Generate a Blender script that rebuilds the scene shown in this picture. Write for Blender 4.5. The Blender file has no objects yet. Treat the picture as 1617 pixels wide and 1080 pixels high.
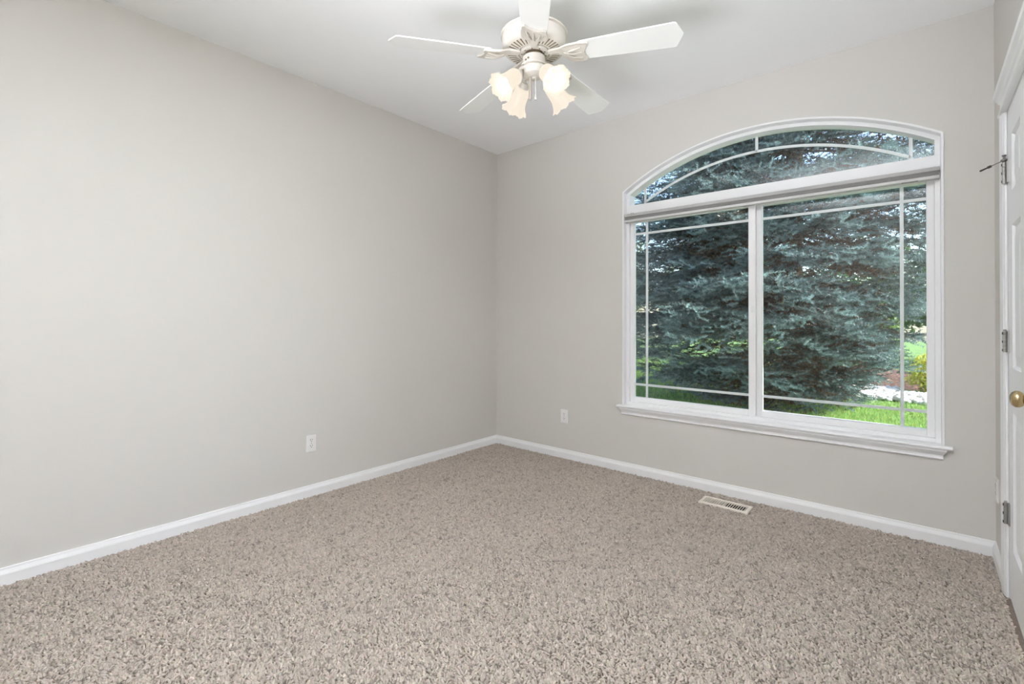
import bpy, bmesh, math, random
import numpy as np
from mathutils import Vector, Matrix

# ------------------------------------------------------------------ camera, sky, sun, exposure
SC = bpy.context.scene
COL = SC.collection
R_, H_ = 3.344, 2.743            # room width (x) and ceiling height; window wall at y = 0, room at y < 0
NEAR = -4.60                     # wall behind the camera
PI = math.pi

cam_d = bpy.data.cameras.new('camera')
cam = bpy.data.objects.new('camera', cam_d)
COL.objects.link(cam)
cam_d.sensor_width = 36.0
cam_d.lens = 755.2 / 1617 * 36
cam_d.shift_y = -(540 - 499.8) / 1617
cam_d.clip_start = 0.02
yaw, pitch, roll = math.radians(40.53), math.radians(0.373), math.radians(0.114)
fwd = Vector((-math.sin(yaw) * math.cos(pitch), math.cos(yaw) * math.cos(pitch), math.sin(pitch)))
rgt = Vector((math.cos(yaw), math.sin(yaw), 0))
upv = rgt.cross(fwd)
rr = rgt * math.cos(roll) + upv * math.sin(roll)
uu = -rgt * math.sin(roll) + upv * math.cos(roll)
m = Matrix((rr, uu, -fwd)).transposed().to_4x4()
m.translation = Vector((3.06384, -3.36050, 1.17101))
cam.matrix_world = m
SC.camera = cam

SC.view_settings.view_transform = 'Standard'
SC.view_settings.look = 'None'
SC.view_settings.gamma = 1.0
SC.view_settings.use_curve_mapping = False
SC.view_settings.exposure = 0.12
SC.cycles.max_bounces = 14
SC.cycles.diffuse_bounces = 8
SC.cycles.transparent_max_bounces = 16
SC.cycles.sample_clamp_indirect = 12.0

world = bpy.data.worlds.new('sky')
SC.world = world
world.use_nodes = True
wn = world.node_tree
wn.nodes.clear()
sky = wn.nodes.new('ShaderNodeTexSky')
sky.sky_type = 'NISHITA'
sky.sun_disc = False
sky.sun_elevation = math.radians(43)
sky.sun_rotation = math.radians(80)
sky.air_density = 1.0
sky.dust_density = 1.5
bg = wn.nodes.new('ShaderNodeBackground')
bg.inputs['Strength'].default_value = 0.58
wo = wn.nodes.new('ShaderNodeOutputWorld')
wn.links.new(sky.outputs[0], bg.inputs[0])
wn.links.new(bg.outputs[0], wo.inputs[0])

def add_light(name, kind, loc, energy, color, direction=None, **kw):
    d = bpy.data.lights.new(name, kind)
    d.energy = energy
    d.color = color
    for k, v in kw.items():
        setattr(d, k, v)
    o = bpy.data.objects.new(name, d)
    COL.objects.link(o)
    o.location = loc
    if direction is not None:
        o.rotation_euler = Vector(direction).to_track_quat('-Z', 'Y').to_euler()
    return o

SUN_FROM = Vector((0.95, 0.16, 0.85)).normalized()
add_light('sun', 'SUN', (14, 8, 14), 13.0, (1.0, 0.94, 0.84), -SUN_FROM, angle=math.radians(0.6))
# added fill spot to brighten the room, bounced off the ceiling behind the camera
add_light('bounce_fill', 'SPOT', (2.75, -3.42, 0.80), 1400, (0.905, 0.948, 1.0), (-0.08, 0.06, 1.0),
          spot_size=math.radians(80), spot_blend=1.0, shadow_soft_size=0.06)
# second added fill, softer, low behind the camera and tilted at the far ceiling
add_light('soft_fill', 'SPOT', (2.25, -4.35, 0.35), 650, (0.905, 0.948, 1.0), (-0.06, 1.0, 1.15),
          spot_size=math.radians(76), spot_blend=1.0, shadow_soft_size=0.85)
LAMP_W = 0.6
LAMP_COL = (1.0, 0.92, 0.82)

# ------------------------------------------------------------------ helpers
def put(o, label=None, cat=None, group=None, kind=None):
    if label: o['label'] = label
    if cat: o['category'] = cat
    if group: o['group'] = group
    if kind: o['kind'] = kind
    return o

def empty(name, loc, label=None, cat=None, group=None, kind=None):
    o = bpy.data.objects.new(name, None)
    o.empty_display_size = 0.1
    COL.objects.link(o)
    o.location = loc
    return put(o, label, cat, group, kind)

def origin(o):
    v = Vector((0, 0, 0))
    while o:
        v += o.location
        o = o.parent
    return v

class MB:
    """collects shapes in world coordinates and links them as one mesh object"""
    def __init__(s):
        s.v, s.f = [], []
    def add(s, vs, fs):
        n = len(s.v)
        s.v += [tuple(p) for p in vs]
        s.f += [tuple(i + n for i in f) for f in fs]
        return s
    def box(s, x0, x1, y0, y1, z0, z1):
        vs = [(x, y, z) for x in (x0, x1) for y in (y0, y1) for z in (z0, z1)]
        return s.add(vs, [(0, 1, 3, 2), (4, 6, 7, 5), (0, 4, 5, 1), (2, 3, 7, 6), (0, 2, 6, 4), (1, 5, 7, 3)])
    def prism(s, loop_a, loop_b, caps=True):
        n = len(loop_a)
        fs = [(i, (i + 1) % n, n + (i + 1) % n, n + i) for i in range(n)]
        if caps:
            fs += [tuple(range(n))[::-1], tuple(range(n, 2 * n))]
        return s.add(list(loop_a) + list(loop_b), fs)
    def loft(s, loops, close_loop=True, caps=True):
        n = len(loops[0])
        vs = [p for l in loops for p in l]
        fs = []
        rng = range(n) if close_loop else range(n - 1)
        for k in range(len(loops) - 1):
            for i in rng:
                j = (i + 1) % n
                fs.append((k * n + i, k * n + j, (k + 1) * n + j, (k + 1) * n + i))
        if caps and close_loop:
            fs += [tuple(range(n))[::-1], tuple(range((len(loops) - 1) * n, len(loops) * n))]
        return s.add(vs, fs)
    def lathe(s, prof, c=(0, 0, 0), n=40, axis=None, wave=None):
        """prof: (radius, height) pairs round z (or round the given axis matrix)"""
        loops = []
        for k, (r, h) in enumerate(prof):
            l = []
            for i in range(n):
                a = 2 * PI * i / n
                q, hh = r, h
                if wave: q, hh = wave(k, a, r, h)
                p = Vector((q * math.cos(a), q * math.sin(a), hh))
                if axis is not None: p = axis @ p
                l.append(p + Vector(c))
            loops.append(l)
        return s.loft(loops, True, True)
    def tube(s, pts, r, n=8):
        pts = [Vector(p) for p in pts]
        rs = r if isinstance(r, (list, tuple)) else [r] * len(pts)
        loops = []
        for i, p in enumerate(pts):
            t = (pts[min(i + 1, len(pts) - 1)] - pts[max(i - 1, 0)]).normalized()
            ref = Vector((0, 0, 1)) if abs(t.z) < 0.9 else Vector((1, 0, 0))
            u = t.cross(ref).normalized()
            w = t.cross(u)
            loops.append([p + (u * math.cos(2 * PI * k / n) + w * math.sin(2 * PI * k / n)) * rs[i] for k in range(n)])
        return s.loft(loops)
    def build(s, name, mat, parent=None, bevel=0.0, smooth=False, segs=2, angle=35):
        org = origin(parent) if parent else Vector((0, 0, 0))
        me = bpy.data.meshes.new(name)
        me.from_pydata([tuple(Vector(p) - org) for p in s.v], [], s.f)
        bm = bmesh.new()
        bm.from_mesh(me)
        bmesh.ops.recalc_face_normals(bm, faces=bm.faces)
        bm.to_mesh(me)
        bm.free()
        me.materials.append(mat)
        o = bpy.data.objects.new(name, me)
        COL.objects.link(o)
        if parent: o.parent = parent
        if bevel:
            md = o.modifiers.new('bevel', 'BEVEL')
            md.width = bevel
            md.segments = segs
            md.limit_method = 'ANGLE'
            md.angle_limit = math.radians(30)
        if smooth:
            me.polygons.foreach_set('use_smooth', [True] * len(me.polygons))
            me.set_sharp_from_angle(angle=math.radians(angle))
        return o

def local(mb, name, mat, parent, **kw):
    """mesh already in the parent's own coordinates"""
    org = origin(parent)
    mb.v = [tuple(Vector(p) + org) for p in mb.v]
    return mb.build(name, mat, parent, **kw)

def raw_mesh(name, verts, tris, mat, cols=None, parent=None, sides=3):
    """large triangle/quad soups from numpy arrays (world coordinates)"""
    org = np.array(origin(parent)) if parent else np.zeros(3)
    verts = np.asarray(verts, np.float32) - org.astype(np.float32)
    me = bpy.data.meshes.new(name)
    nv, nf = len(verts), len(tris)
    me.vertices.add(nv)
    me.vertices.foreach_set('co', verts.ravel())
    me.loops.add(nf * sides)
    me.loops.foreach_set('vertex_index', np.asarray(tris, np.int32).ravel())
    me.polygons.add(nf)
    me.polygons.foreach_set('loop_start', np.arange(0, nf * sides, sides, dtype=np.int32))
    try:
        me.polygons.foreach_set('loop_total', np.full(nf, sides, dtype=np.int32))
    except Exception:
        pass
    me.update(calc_edges=True)
    if cols is not None:
        ca = me.color_attributes.new('tint', 'FLOAT_COLOR', 'POINT')
        c4 = np.ones((nv, 4), np.float32)
        c4[:, :3] = cols
        ca.data.foreach_set('color', c4.ravel())
    me.materials.append(mat)
    o = bpy.data.objects.new(name, me)
    COL.objects.link(o)
    if parent: o.parent = parent
    return o

# ------------------------------------------------------------------ materials
def mat(name, color, rough=0.5, metal=0.0, bump=None, vary=None, spec=0.5, coat=0.0):
    mt = bpy.data.materials.new(name)
    mt.use_nodes = True
    nt = mt.node_tree
    b = nt.nodes['Principled BSDF']
    b.inputs['Base Color'].default_value = (*color, 1)
    b.inputs['Roughness'].default_value = rough
    b.inputs['Metallic'].default_value = metal
    b.inputs['Specular IOR Level'].default_value = spec
    if coat: b.inputs['Coat Weight'].default_value = coat
    tc = nt.nodes.new('ShaderNodeTexCoord')
    if vary:
        scale, amt = vary
        n = nt.nodes.new('ShaderNodeTexNoise')
        n.inputs['Scale'].default_value = scale
        n.inputs['Detail'].default_value = 4
        rp = nt.nodes.new('ShaderNodeValToRGB')
        lo = [max(0, c * (1 - amt)) for c in color]
        hi = [min(1, c * (1 + amt)) for c in color]
        rp.color_ramp.elements[0].position = 0.3
        rp.color_ramp.elements[1].position = 0.7
        rp.color_ramp.elements[0].color = (*lo, 1)
        rp.color_ramp.elements[1].color = (*hi, 1)
        nt.links.new(tc.outputs['Object'], n.inputs['Vector'])
        nt.links.new(n.outputs['Fac'], rp.inputs[0])
        nt.links.new(rp.outputs[0], b.inputs['Base Color'])
    if bump:
        scale, strength, dist = bump
        n = nt.nodes.new('ShaderNodeTexNoise')
        n.inputs['Scale'].default_value = scale
        n.inputs['Detail'].default_value = 3
        bp = nt.nodes.new('ShaderNodeBump')
        bp.inputs['Strength'].default_value = strength
        bp.inputs['Distance'].default_value = dist
        nt.links.new(tc.outputs['Object'], n.inputs['Vector'])
        nt.links.new(n.outputs['Fac'], bp.inputs['Height'])
        nt.links.new(bp.outputs[0], b.inputs['Normal'])
    return mt

def tint_mat(name, rough=0.6, gain=1.0, trans=0.0, spec=0.3):
    mt = bpy.data.materials.new(name)
    mt.use_nodes = True
    nt = mt.node_tree
    b = nt.nodes['Principled BSDF']
    b.inputs['Roughness'].default_value = rough
    b.inputs['Specular IOR Level'].default_value = spec
    a = nt.nodes.new('ShaderNodeAttribute')
    a.attribute_name = 'tint'
    nt.links.new(a.outputs['Color'], b.inputs['Base Color'])
    if trans:
        t = nt.nodes.new('ShaderNodeBsdfTranslucent')
        mx = nt.nodes.new('ShaderNodeMixShader')
        mx.inputs[0].default_value = trans
        nt.links.new(a.outputs['Color'], t.inputs['Color'])
        nt.links.new(b.outputs[0], mx.inputs[1])
        nt.links.new(t.outputs[0], mx.inputs[2])
        nt.links.new(mx.outputs[0], nt.nodes['Material Output'].inputs['Surface'])
    return mt

def glow_mat(name, color, strength, base=(0.9, 0.86, 0.78), trans=0.5):
    """frosted lamp glass: lit by the bulb inside it"""
    mt = bpy.data.materials.new(name)
    mt.use_nodes = True
    nt = mt.node_tree
    b = nt.nodes['Principled BSDF']
    b.inputs['Base Color'].default_value = (*base, 1)
    b.inputs['Roughness'].default_value = 0.4
    b.inputs['Emission Color'].default_value = (*color, 1)
    b.inputs['Emission Strength'].default_value = strength
    if trans:
        t = nt.nodes.new('ShaderNodeBsdfTranslucent')
        t.inputs['Color'].default_value = (*base, 1)
        mx = nt.nodes.new('ShaderNodeMixShader')
        mx.inputs[0].default_value = trans
        nt.links.new(b.outputs[0], mx.inputs[1])
        nt.links.new(t.outputs[0], mx.inputs[2])
        nt.links.new(mx.outputs[0], nt.nodes['Material Output'].inputs['Surface'])
    return mt

def glass_mat():
    mt = bpy.data.materials.new('window_glass')
    mt.use_nodes = True
    nt = mt.node_tree
    nt.nodes.remove(nt.nodes['Principled BSDF'])
    fr = nt.nodes.new('ShaderNodeFresnel')
    fr.inputs['IOR'].default_value = 1.31
    tr = nt.nodes.new('ShaderNodeBsdfTransparent')
    tr.inputs['Color'].default_value = (0.985, 0.995, 0.99, 1)
    gl = nt.nodes.new('ShaderNodeBsdfGlossy')
    gl.inputs['Roughness'].default_value = 0.0
    mx = nt.nodes.new('ShaderNodeMixShader')
    nt.links.new(fr.outputs[0], mx.inputs[0])
    nt.links.new(tr.outputs[0], mx.inputs[1])
    nt.links.new(gl.outputs[0], mx.inputs[2])
    nt.links.new(mx.outputs[0], nt.nodes['Material Output'].inputs['Surface'])
    return mt

M = {}
M['wall'] = mat('wall_paint', (0.665, 0.642, 0.612), 0.7, bump=(230, 0.10, 0.002), spec=0.3)
M['ceiling'] = mat('ceiling_paint', (0.92, 0.925, 0.935), 0.8, bump=(160, 0.12, 0.002), spec=0.2)
M['trim'] = mat('trim_paint', (0.88, 0.88, 0.89), 0.38)
M['vinyl'] = mat('window_vinyl', (0.88, 0.88, 0.89), 0.35)
M['door'] = mat('door_paint', (0.90, 0.90, 0.915), 0.38)
M['glass'] = glass_mat()
M['shade_dark'] = mat('shade_fabric', (0.48, 0.475, 0.47), 0.75)
M['shade_light'] = mat('shade_rail', (0.62, 0.615, 0.61), 0.5)
M['outlet'] = mat('outlet_plastic', (0.84, 0.83, 0.82), 0.35)
M['dark'] = mat('dark_slot', (0.03, 0.028, 0.026), 0.6)
M['nickel'] = mat('satin_nickel', (0.42, 0.41, 0.39), 0.5, metal=0.7)
M['bronze'] = mat('bronze_stop', (0.16, 0.14, 0.13), 0.45, metal=0.6)
M['rubber'] = mat('rubber_tip', (0.05, 0.045, 0.04), 0.7)
M['brass'] = mat('antique_brass', (0.55, 0.43, 0.23), 0.24, metal=1.0)
M['vent'] = mat('register_enamel', (0.86, 0.79, 0.71), 0.45)
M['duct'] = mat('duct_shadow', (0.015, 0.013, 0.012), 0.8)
M['fan'] = mat('fan_enamel', (0.66, 0.62, 0.565), 0.4)
M['blade'] = mat('fan_blade', (0.88, 0.88, 0.87), 0.30)
M['fan_in'] = mat('fan_brassy_inside', (0.22, 0.16, 0.10), 0.5, metal=0.4)
M['fob'] = mat('taupe_fob', (0.38, 0.33, 0.28), 0.5)
M['lamp'] = glow_mat('frosted_lamp_glass', (1.0, 0.89, 0.74), 1.62, base=(0.062, 0.058, 0.052))
M['bulb'] = glow_mat('lit_bulb', (1.0, 0.76, 0.45), 22.0, trans=0)
M['backing'] = mat('carpet_backing', (0.20, 0.165, 0.14), 0.95, vary=(60, 0.15), spec=0.1)
M['pile'] = tint_mat('carpet_yarn', 0.95, spec=0.1)
M['soffit'] = mat('soffit_paint', (0.6, 0.58, 0.55), 0.8)
M['siding'] = mat('siding_paint', (0.55, 0.52, 0.47), 0.8)
M['needles'] = tint_mat('spruce_needles', 0.55, trans=0.15)
M['leaf'] = tint_mat('leaf_blades', 0.5, trans=0.35)
M['bark'] = mat('spruce_bark', (0.11, 0.075, 0.05), 0.9, bump=(30, 0.6, 0.02), vary=(14, 0.35))
M['soil'] = mat('lawn_soil', (0.085, 0.17, 0.03), 0.9, vary=(2.5, 0.3))
M['rock'] = tint_mat('white_rock', 0.85)
M['mulch'] = mat('bark_mulch', (0.30, 0.17, 0.12), 0.95, vary=(18, 0.5), bump=(40, 0.8, 0.03))

# ------------------------------------------------------------------ room shell
T = 0.15
X0, X1, ZS, ZA, ZST = 1.315, 3.157, 2.156, 2.428, 0.520
XC = (X0 + X1) / 2
ARC_R = ((X1 - X0) ** 2 / 4 + (ZA - ZS) ** 2) / (2 * (ZA - ZS))
ARC_Z = ZA - ARC_R

def arc_pts(d, n=40, half=None):
    r = ARC_R - d
    hw = (X1 - X0) / 2 - d if half is None else half
    a = math.asin(hw / r)
    return [(XC + r * math.sin(-a + 2 * a * i / n), ARC_Z + r * math.cos(-a + 2 * a * i / n)) for i in range(n + 1)]

def outline(d, zb, n=40):
    return [(X0 + d, zb)] + arc_pts(d, n) + [(X1 - d, zb)]

def arch_band(mb, d0, d1, zb, y0, y1, n=40):
    a, b = outline(d0, zb, n), outline(d1, zb, n)
    loops = []
    for (xa, za), (xb, zb_) in zip(a, b):
        loops.append([(xa, y0, za), (xb, y0, zb_), (xb, y1, zb_), (xa, y1, za)])
    mb.loft(loops)

CAS = 0.012
def wall_window():
    mb = MB()
    xl, xr, zb = X0 + 0.006, X1 - 0.006, 0.497
    mb.box(-T, xl, 0, T, -0.1, H_ + 0.1)
    mb.box(xr, R_ + T, 0, T, -0.1, H_ + 0.1)
    mb.box(xl, xr, 0, T, -0.1, zb)
    arc = arc_pts(0.006, 48)
    loops = [[(x, 0, z), (x, T, z), (x, T, H_ + 0.1), (x, 0, H_ + 0.1)] for x, z in arc]
    mb.loft(loops)
    o = mb.build('wall_back', M['wall'])
    return put(o, 'beige painted wall with the arched window in it', 'wall', kind='structure')
wall_window()

DY0, DY1, DZ = -0.462, -1.228, 2.052      # door opening in the right wall
put(MB().box(-T, 0, NEAR - T, 0, -0.1, H_ + 0.1).build('wall_left', M['wall']),
    'blank beige painted wall at the left of the room', 'wall', kind='structure')
mb = MB()
mb.box(R_, R_ + T, DY0 + 0.018, 0, -0.1, H_ + 0.1)
mb.box(R_, R_ + T, NEAR - T, DY1 - 0.018, -0.1, H_ + 0.1)
mb.box(R_, R_ + T, DY1 - 0.018, DY0 + 0.018, DZ + 0.018, H_ + 0.1)
put(mb.build('wall_right', M['wall']), 'beige painted wall holding the white door', 'wall', kind='structure')
put(MB().box(-T, R_ + T, NEAR - T, NEAR, -0.1, H_ + 0.1).build('wall_near', M['wall']),
    'beige painted wall behind the camera', 'wall', kind='structure')
put(MB().box(-T, R_ + T, NEAR - T, T, H_, H_ + 0.12).build('ceiling', M['ceiling']),
    'flat pale grey white ceiling', 'ceiling', kind='structure')
put(MB().box(-T, R_ + T, NEAR - T, T, -0.12, 0.0).build('floor', M['backing']),
    'floor under the beige wall to wall carpet', 'floor', kind='structure')

# baseboards: flat lower board with a sloped top
BP = [(0, 0), (0.0145, 0), (0.0145, 0.052), (0.0125, 0.058), (0.0075, 0.070), (0.0065, 0.079), (0, 0.080)]
def baseboard(name, side, a, b, label):
    mb = MB()
    if side == 'left':
        f = lambda t: [(d, t, z) for d, z in BP]
    elif side == 'right':
        f = lambda t: [(R_ - d, t, z) for d, z in BP]
    elif side == 'back':
        f = lambda t: [(t, -d, z) for d, z in BP]
    else:
        f = lambda t: [(t, NEAR + d, z) for d, z in BP]
    mb.prism(f(a), f(b))
    put(mb.build(name, M['trim'], bevel=0.0015), label, 'baseboard', kind='structure')
baseboard('baseboard_left', 'left', NEAR, 0, 'white baseboard along the blank left wall')
baseboard('baseboard_back', 'back', 0, R_, 'white baseboard running below the window')
baseboard('baseboard_right', 'right', -0.385, 0, 'short white baseboard between the corner and the door casing')
baseboard('baseboard_near', 'near', 0, R_, 'white baseboard on the wall behind the camera')

# ------------------------------------------------------------------ carpet pile (tufts nobody could count)
def vnoise(x, y, seed):
    rng = np.random.default_rng(seed)
    g = rng.random((64, 64))
    xi, yi = np.floor(x).astype(int), np.floor(y).astype(int)
    fx, fy = x - xi, y - yi
    fx, fy = fx * fx * (3 - 2 * fx), fy * fy * (3 - 2 * fy)
    G = lambda a, b: g[a % 64, b % 64]
    return (G(xi, yi) * (1 - fx) + G(xi + 1, yi) * fx) * (1 - fy) + (G(xi, yi + 1) * (1 - fx) + G(xi + 1, yi + 1) * fx) * fy

def carpet():
    rng = np.random.default_rng(3)
    st = 0.0088
    gx, gy = np.meshgrid(np.arange(0.016, R_ - 0.014, st), np.arange(NEAR + 0.02, -0.014, st))
    x, y = gx.ravel(), gy.ravel()
    x = x + rng.uniform(-.42, .42, len(x)) * st
    y = y + rng.uniform(-.42, .42, len(x)) * st
    keep = ~((x > 1.968) & (x < 2.276) & (y > -0.258) & (y < -0.116))
    keep &= ~((y > -0.46) & (y < -0.37) & (x > R_ - 0.02))
    x, y = x[keep], y[keep]
    n = len(x)
    big = vnoise(x * 2.1 + 9, y * 2.1 + 40, 5) * .6 + vnoise(x * 5.3, y * 5.3 + 50, 6) * .4
    ang = big * 7.0 + rng.normal(0, 1.0, n)
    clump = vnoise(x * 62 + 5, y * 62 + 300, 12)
    gxx = vnoise((x + .004) * 62 + 5, y * 62 + 300, 12) - clump
    gyy = vnoise(x * 62 + 5, (y + .004) * 62 + 300, 12) - clump
    ang = np.where(rng.random(n) < .7, np.arctan2(gyy, gxx), ang)
    lean = np.clip(rng.normal(0.0075, 0.003, n), 0, .014)
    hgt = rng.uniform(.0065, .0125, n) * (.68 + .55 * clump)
    rad = rng.uniform(.0042, .0066, n)
    tw = rng.uniform(0, 6.28, n)
    K = 5
    base = np.zeros((n, K, 3)); mid = np.zeros((n, K, 3))
    for k in range(K):
        a = tw + k * 2 * PI / K
        rk = rad * rng.uniform(.8, 1.2, n)
        base[:, k] = np.stack([x + rk * np.cos(a), y + rk * np.sin(a), np.full(n, .0002)], 1)
        a2 = a + .5
        mid[:, k] = np.stack([x + lean * .6 * np.cos(ang) + rk * .8 * np.cos(a2), y + lean * .6 * np.sin(ang) + rk * .8 * np.sin(a2), hgt * rng.uniform(.5, .8, n)], 1)
    top = np.stack([x + lean * np.cos(ang), y + lean * np.sin(ang), hgt], 1)[:, None, :]
    V = np.concatenate([base, mid, top], 1)
    NV = 2 * K + 1
    off = (np.arange(n) * NV)[:, None, None]
    tri = []
    for k in range(K):
        j = (k + 1) % K
        tri += [[k, j, K + j], [k, K + j, K + k], [K + k, K + j, 2 * K]]
    F = (np.array(tri)[None] + off).reshape(-1, 3)
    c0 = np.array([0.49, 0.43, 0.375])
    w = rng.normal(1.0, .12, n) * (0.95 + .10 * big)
    dark = (clump < .30) & (rng.random(n) < .40)  # shade of the low gaps between clumps, put into the tuft colour
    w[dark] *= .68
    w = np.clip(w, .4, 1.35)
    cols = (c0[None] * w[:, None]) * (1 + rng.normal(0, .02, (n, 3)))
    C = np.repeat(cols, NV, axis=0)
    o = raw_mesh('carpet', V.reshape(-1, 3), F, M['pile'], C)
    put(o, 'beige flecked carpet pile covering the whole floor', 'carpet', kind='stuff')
carpet()

# ------------------------------------------------------------------ window
def build_window():
    w = empty('window_1', (XC, 0, ZST), 'large white arched window with a sliding lower pair of panes', 'window', kind='structure')
    c = MB()
    arch_band(c, 0.0, CAS, ZST, -0.008, 0.001)
    arch_band(c, 0.006, CAS, ZST, 0.001, 0.130)
    c.build('casing', M['trim'], w, bevel=0.002)
    # arch unit
    d0, d1 = CAS, 0.036
    a = MB()
    arch_band(a, d0, d1, 1.985, 0.042, 0.130)
    a.box(X0 + d0, X1 - d0, 0.040, 0.130, 1.962, 2.054)
    a.build('arch_frame', M['vinyl'], w, bevel=0.002)
    g = MB()
    for yy in (0.104, 0.116):
        arc = arc_pts(d1 - 0.003, 40)
        poly = [(X0 + d1 - 0.003, 2.050)] + arc + [(X1 - d1 + 0.003, 2.050)]
        g.prism([(x, yy, z) for x, z in poly], [(x, yy + 0.003, z) for x, z in poly])
    g.build('arch_glass', M['glass'], w)
    gr = MB()
    bw = 0.0085
    xl, xr = X0 + d1 + 0.098, X1 - d1 - 0.098
    r_top = ARC_R - d1
    for xx in (xl, XC, xr):
        zt = ARC_Z + math.sqrt(r_top ** 2 - (xx - XC) ** 2)
        zlow = 2.054 if xx != XC else ARC_Z + r_top - 0.098
        gr.box(xx - bw, xx + bw, 0.1085, 0.1145, zlow, zt)
    rg = ARC_R - d1 - 0.098
    aa = math.asin((xr - XC) / rg)
    loops = []
    for i in range(33):
        t = -aa + 2 * aa * i / 32
        s_, c_ = math.sin(t), math.cos(t)
        loops.append([(XC + (rg - bw) * s_, 0.1085, ARC_Z + (rg - bw) * c_), (XC + (rg + bw) * s_, 0.1085, ARC_Z + (rg + bw) * c_),
                      (XC + (rg + bw) * s_, 0.1145, ARC_Z + (rg + bw) * c_), (XC + (rg - bw) * s_, 0.1145, ARC_Z + (rg - bw) * c_)])
    gr.loft(loops)
    gr.build('arch_grille', M['vinyl'], w, bevel=0.001)
    # slider frame with its fixed right pane
    xa, xb = X0 + CAS, X1 - CAS
    f = MB()
    f.box(xa, xa + 0.024, 0.040, 0.130, ZST, 1.962)
    f.box(xb - 0.024, xb, 0.040, 0.130, ZST, 1.962)
    f.box(xa + 0.024, xb - 0.024, 0.040, 0.130, ZST, 0.542)
    f.box(xa + 0.024, xb - 0.024, 0.040, 0.130, 1.946, 1.962)
    f.build('slider_frame', M['vinyl'], w, bevel=0.002)
    x_l0, x_l1 = xa + 0.024, 2.242
    p = MB()
    x_r0, x_r1 = 2.226, xb - 0.024
    p.box(x_r0, 2.272, 0.086, 0.124, 0.542, 1.946)
    p.box(3.087, x_r1, 0.066, 0.124, 0.542, 1.946)
    p.box(2.272, 3.087, 0.066, 0.124, 0.542, 0.578)
    p.box(2.272, 3.087, 0.066, 0.124, 1.922, 1.946)
    pf = p.build('fixed_panel', M['vinyl'], w, bevel=0.003)
    def pane(x0, x1, z0, z1, y, par):
        g = MB()
        for yy in (y - 0.008, y + 0.005):
            g.box(x0, x1, yy, yy + 0.003, z0, z1)
        g.build('glass_pane', M['glass'], par)
    def grille(x0, x1, z0, z1, xs, zs, y, par):
        g = MB()
        for xx in xs: g.box(xx - bw, xx + bw, y - 0.003, y + 0.003, z0, z1)
        ed = sorted([x0, x1] + [q for xx in xs for q in (xx - bw, xx + bw)])
        for zz in zs:
            for k in range(0, len(ed), 2):
                g.box(ed[k], ed[k + 1], y - 0.003, y + 0.003, zz - bw, zz + bw)
        g.build('grille', M['vinyl'], par, bevel=0.001)
    pane(2.268, 3.091, 0.574, 1.926, 0.104, pf)
    grille(2.272, 3.087, 0.578, 1.922, [2.983], [0.672, 1.838], 0.104, pf)
    s = MB()
    s.box(x_l0, 1.385, 0.054, 0.084, 0.542, 1.946)
    s.box(2.199, x_l1, 0.050, 0.084, 0.542, 1.946)
    s.box(1.385, 2.199, 0.054, 0.084, 0.542, 0.580)
    s.box(1.385, 2.199, 0.054, 0.084, 1.918, 1.946)
    sa = s.build('sliding_sash', M['vinyl'], w, bevel=0.003)
    pane(1.381, 2.203, 0.576, 1.922, 0.069, sa)
    grille(1.385, 2.199, 0.580, 1.918, [1.482], [0.676, 1.832], 0.069, sa)
    MB().box(2.213, 2.228, 0.040, 0.051, 1.225, 1.262).build('latch', M['vinyl'], sa, bevel=0.003)
    # two screw holes at the left end of the meeting rail, a bracket slot at its right end
    h = MB()
    for xx in (1.366, 1.381): h.box(xx - 0.003, xx + 0.003, 0.0392, 0.044, 1.990, 1.996)
    h.build('screw_hole', M['dark'], w)
    # stool and apron
    st = MB()
    prof = [(0.050, 0.520), (-0.030, 0.520), (-0.036, 0.517), (-0.039, 0.511), (-0.036, 0.504), (-0.028, 0.499), (0.050, 0.498)]
    st.prism([(xa, y, z) for y, z in prof], [(xb, y, z) for y, z in prof])
    prof2 = [(0.0, 0.520), (-0.030, 0.520), (-0.036, 0.517), (-0.039, 0.511), (-0.036, 0.504), (-0.028, 0.499), (0.0, 0.498)]
    for q0, q1 in ((1.278, xa), (xb, 3.187)):
        st.prism([(q0, y, z) for y, z in prof2], [(q1, y, z) for y, z in prof2])
    st.build('window_stool', M['trim'], w, bevel=0.0015)
    ap = MB()
    pr = [(0.0, 0.500), (-0.030, 0.500), (-0.029, 0.492), (-0.021, 0.480), (-0.014, 0.468), (-0.013, 0.458), (-0.015, 0.452), (-0.011, 0.446), (0.0, 0.445)]
    ap.loft([[(1.322 + y * 0.9, y, z) for y, z in pr], [(1.324, y, z) for y, z in pr], [(3.136, y, z) for y, z in pr], [(3.138 - y * 0.9, y, z) for y, z in pr]])
    ap.build('apron', M['trim'], w, bevel=0.001)
build_window()

def build_shade():
    t = empty('window_shade', (XC, 0.02, 1.925), 'grey pleated shade drawn up tight under the arch of the window', 'window shade')
    a, b = X0 + CAS + 0.003, X1 - CAS - 0.003
    MB().box(a, b, -0.008, 0.036, 1.958, 1.980).build('head_rail', M['shade_dark'], t, bevel=0.003)
    p = MB()
    zs = np.linspace(1.957, 1.937, 11)
    loops = []
    for xx in (a + 0.004, b - 0.004):
        fr = [(xx, 0.000 if k % 2 else -0.005, z) for k, z in enumerate(zs)]
        bk = [(xx, 0.029 if k % 2 else 0.033, z) for k, z in enumerate(zs)][::-1]
        loops.append(fr + bk)
    p.prism(loops[0], loops[1])
    p.build('pleats', M['shade_dark'], t)
    MB().box(a, b, -0.007, 0.034, 1.919, 1.936).build('bottom_rail', M['shade_light'], t, bevel=0.003)
    MB().box(2.985, 3.055, -0.0105, -0.006, 1.9145, 1.9195).build('bottom_handle', M['bronze'], t, bevel=0.001)
build_shade()

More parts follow.
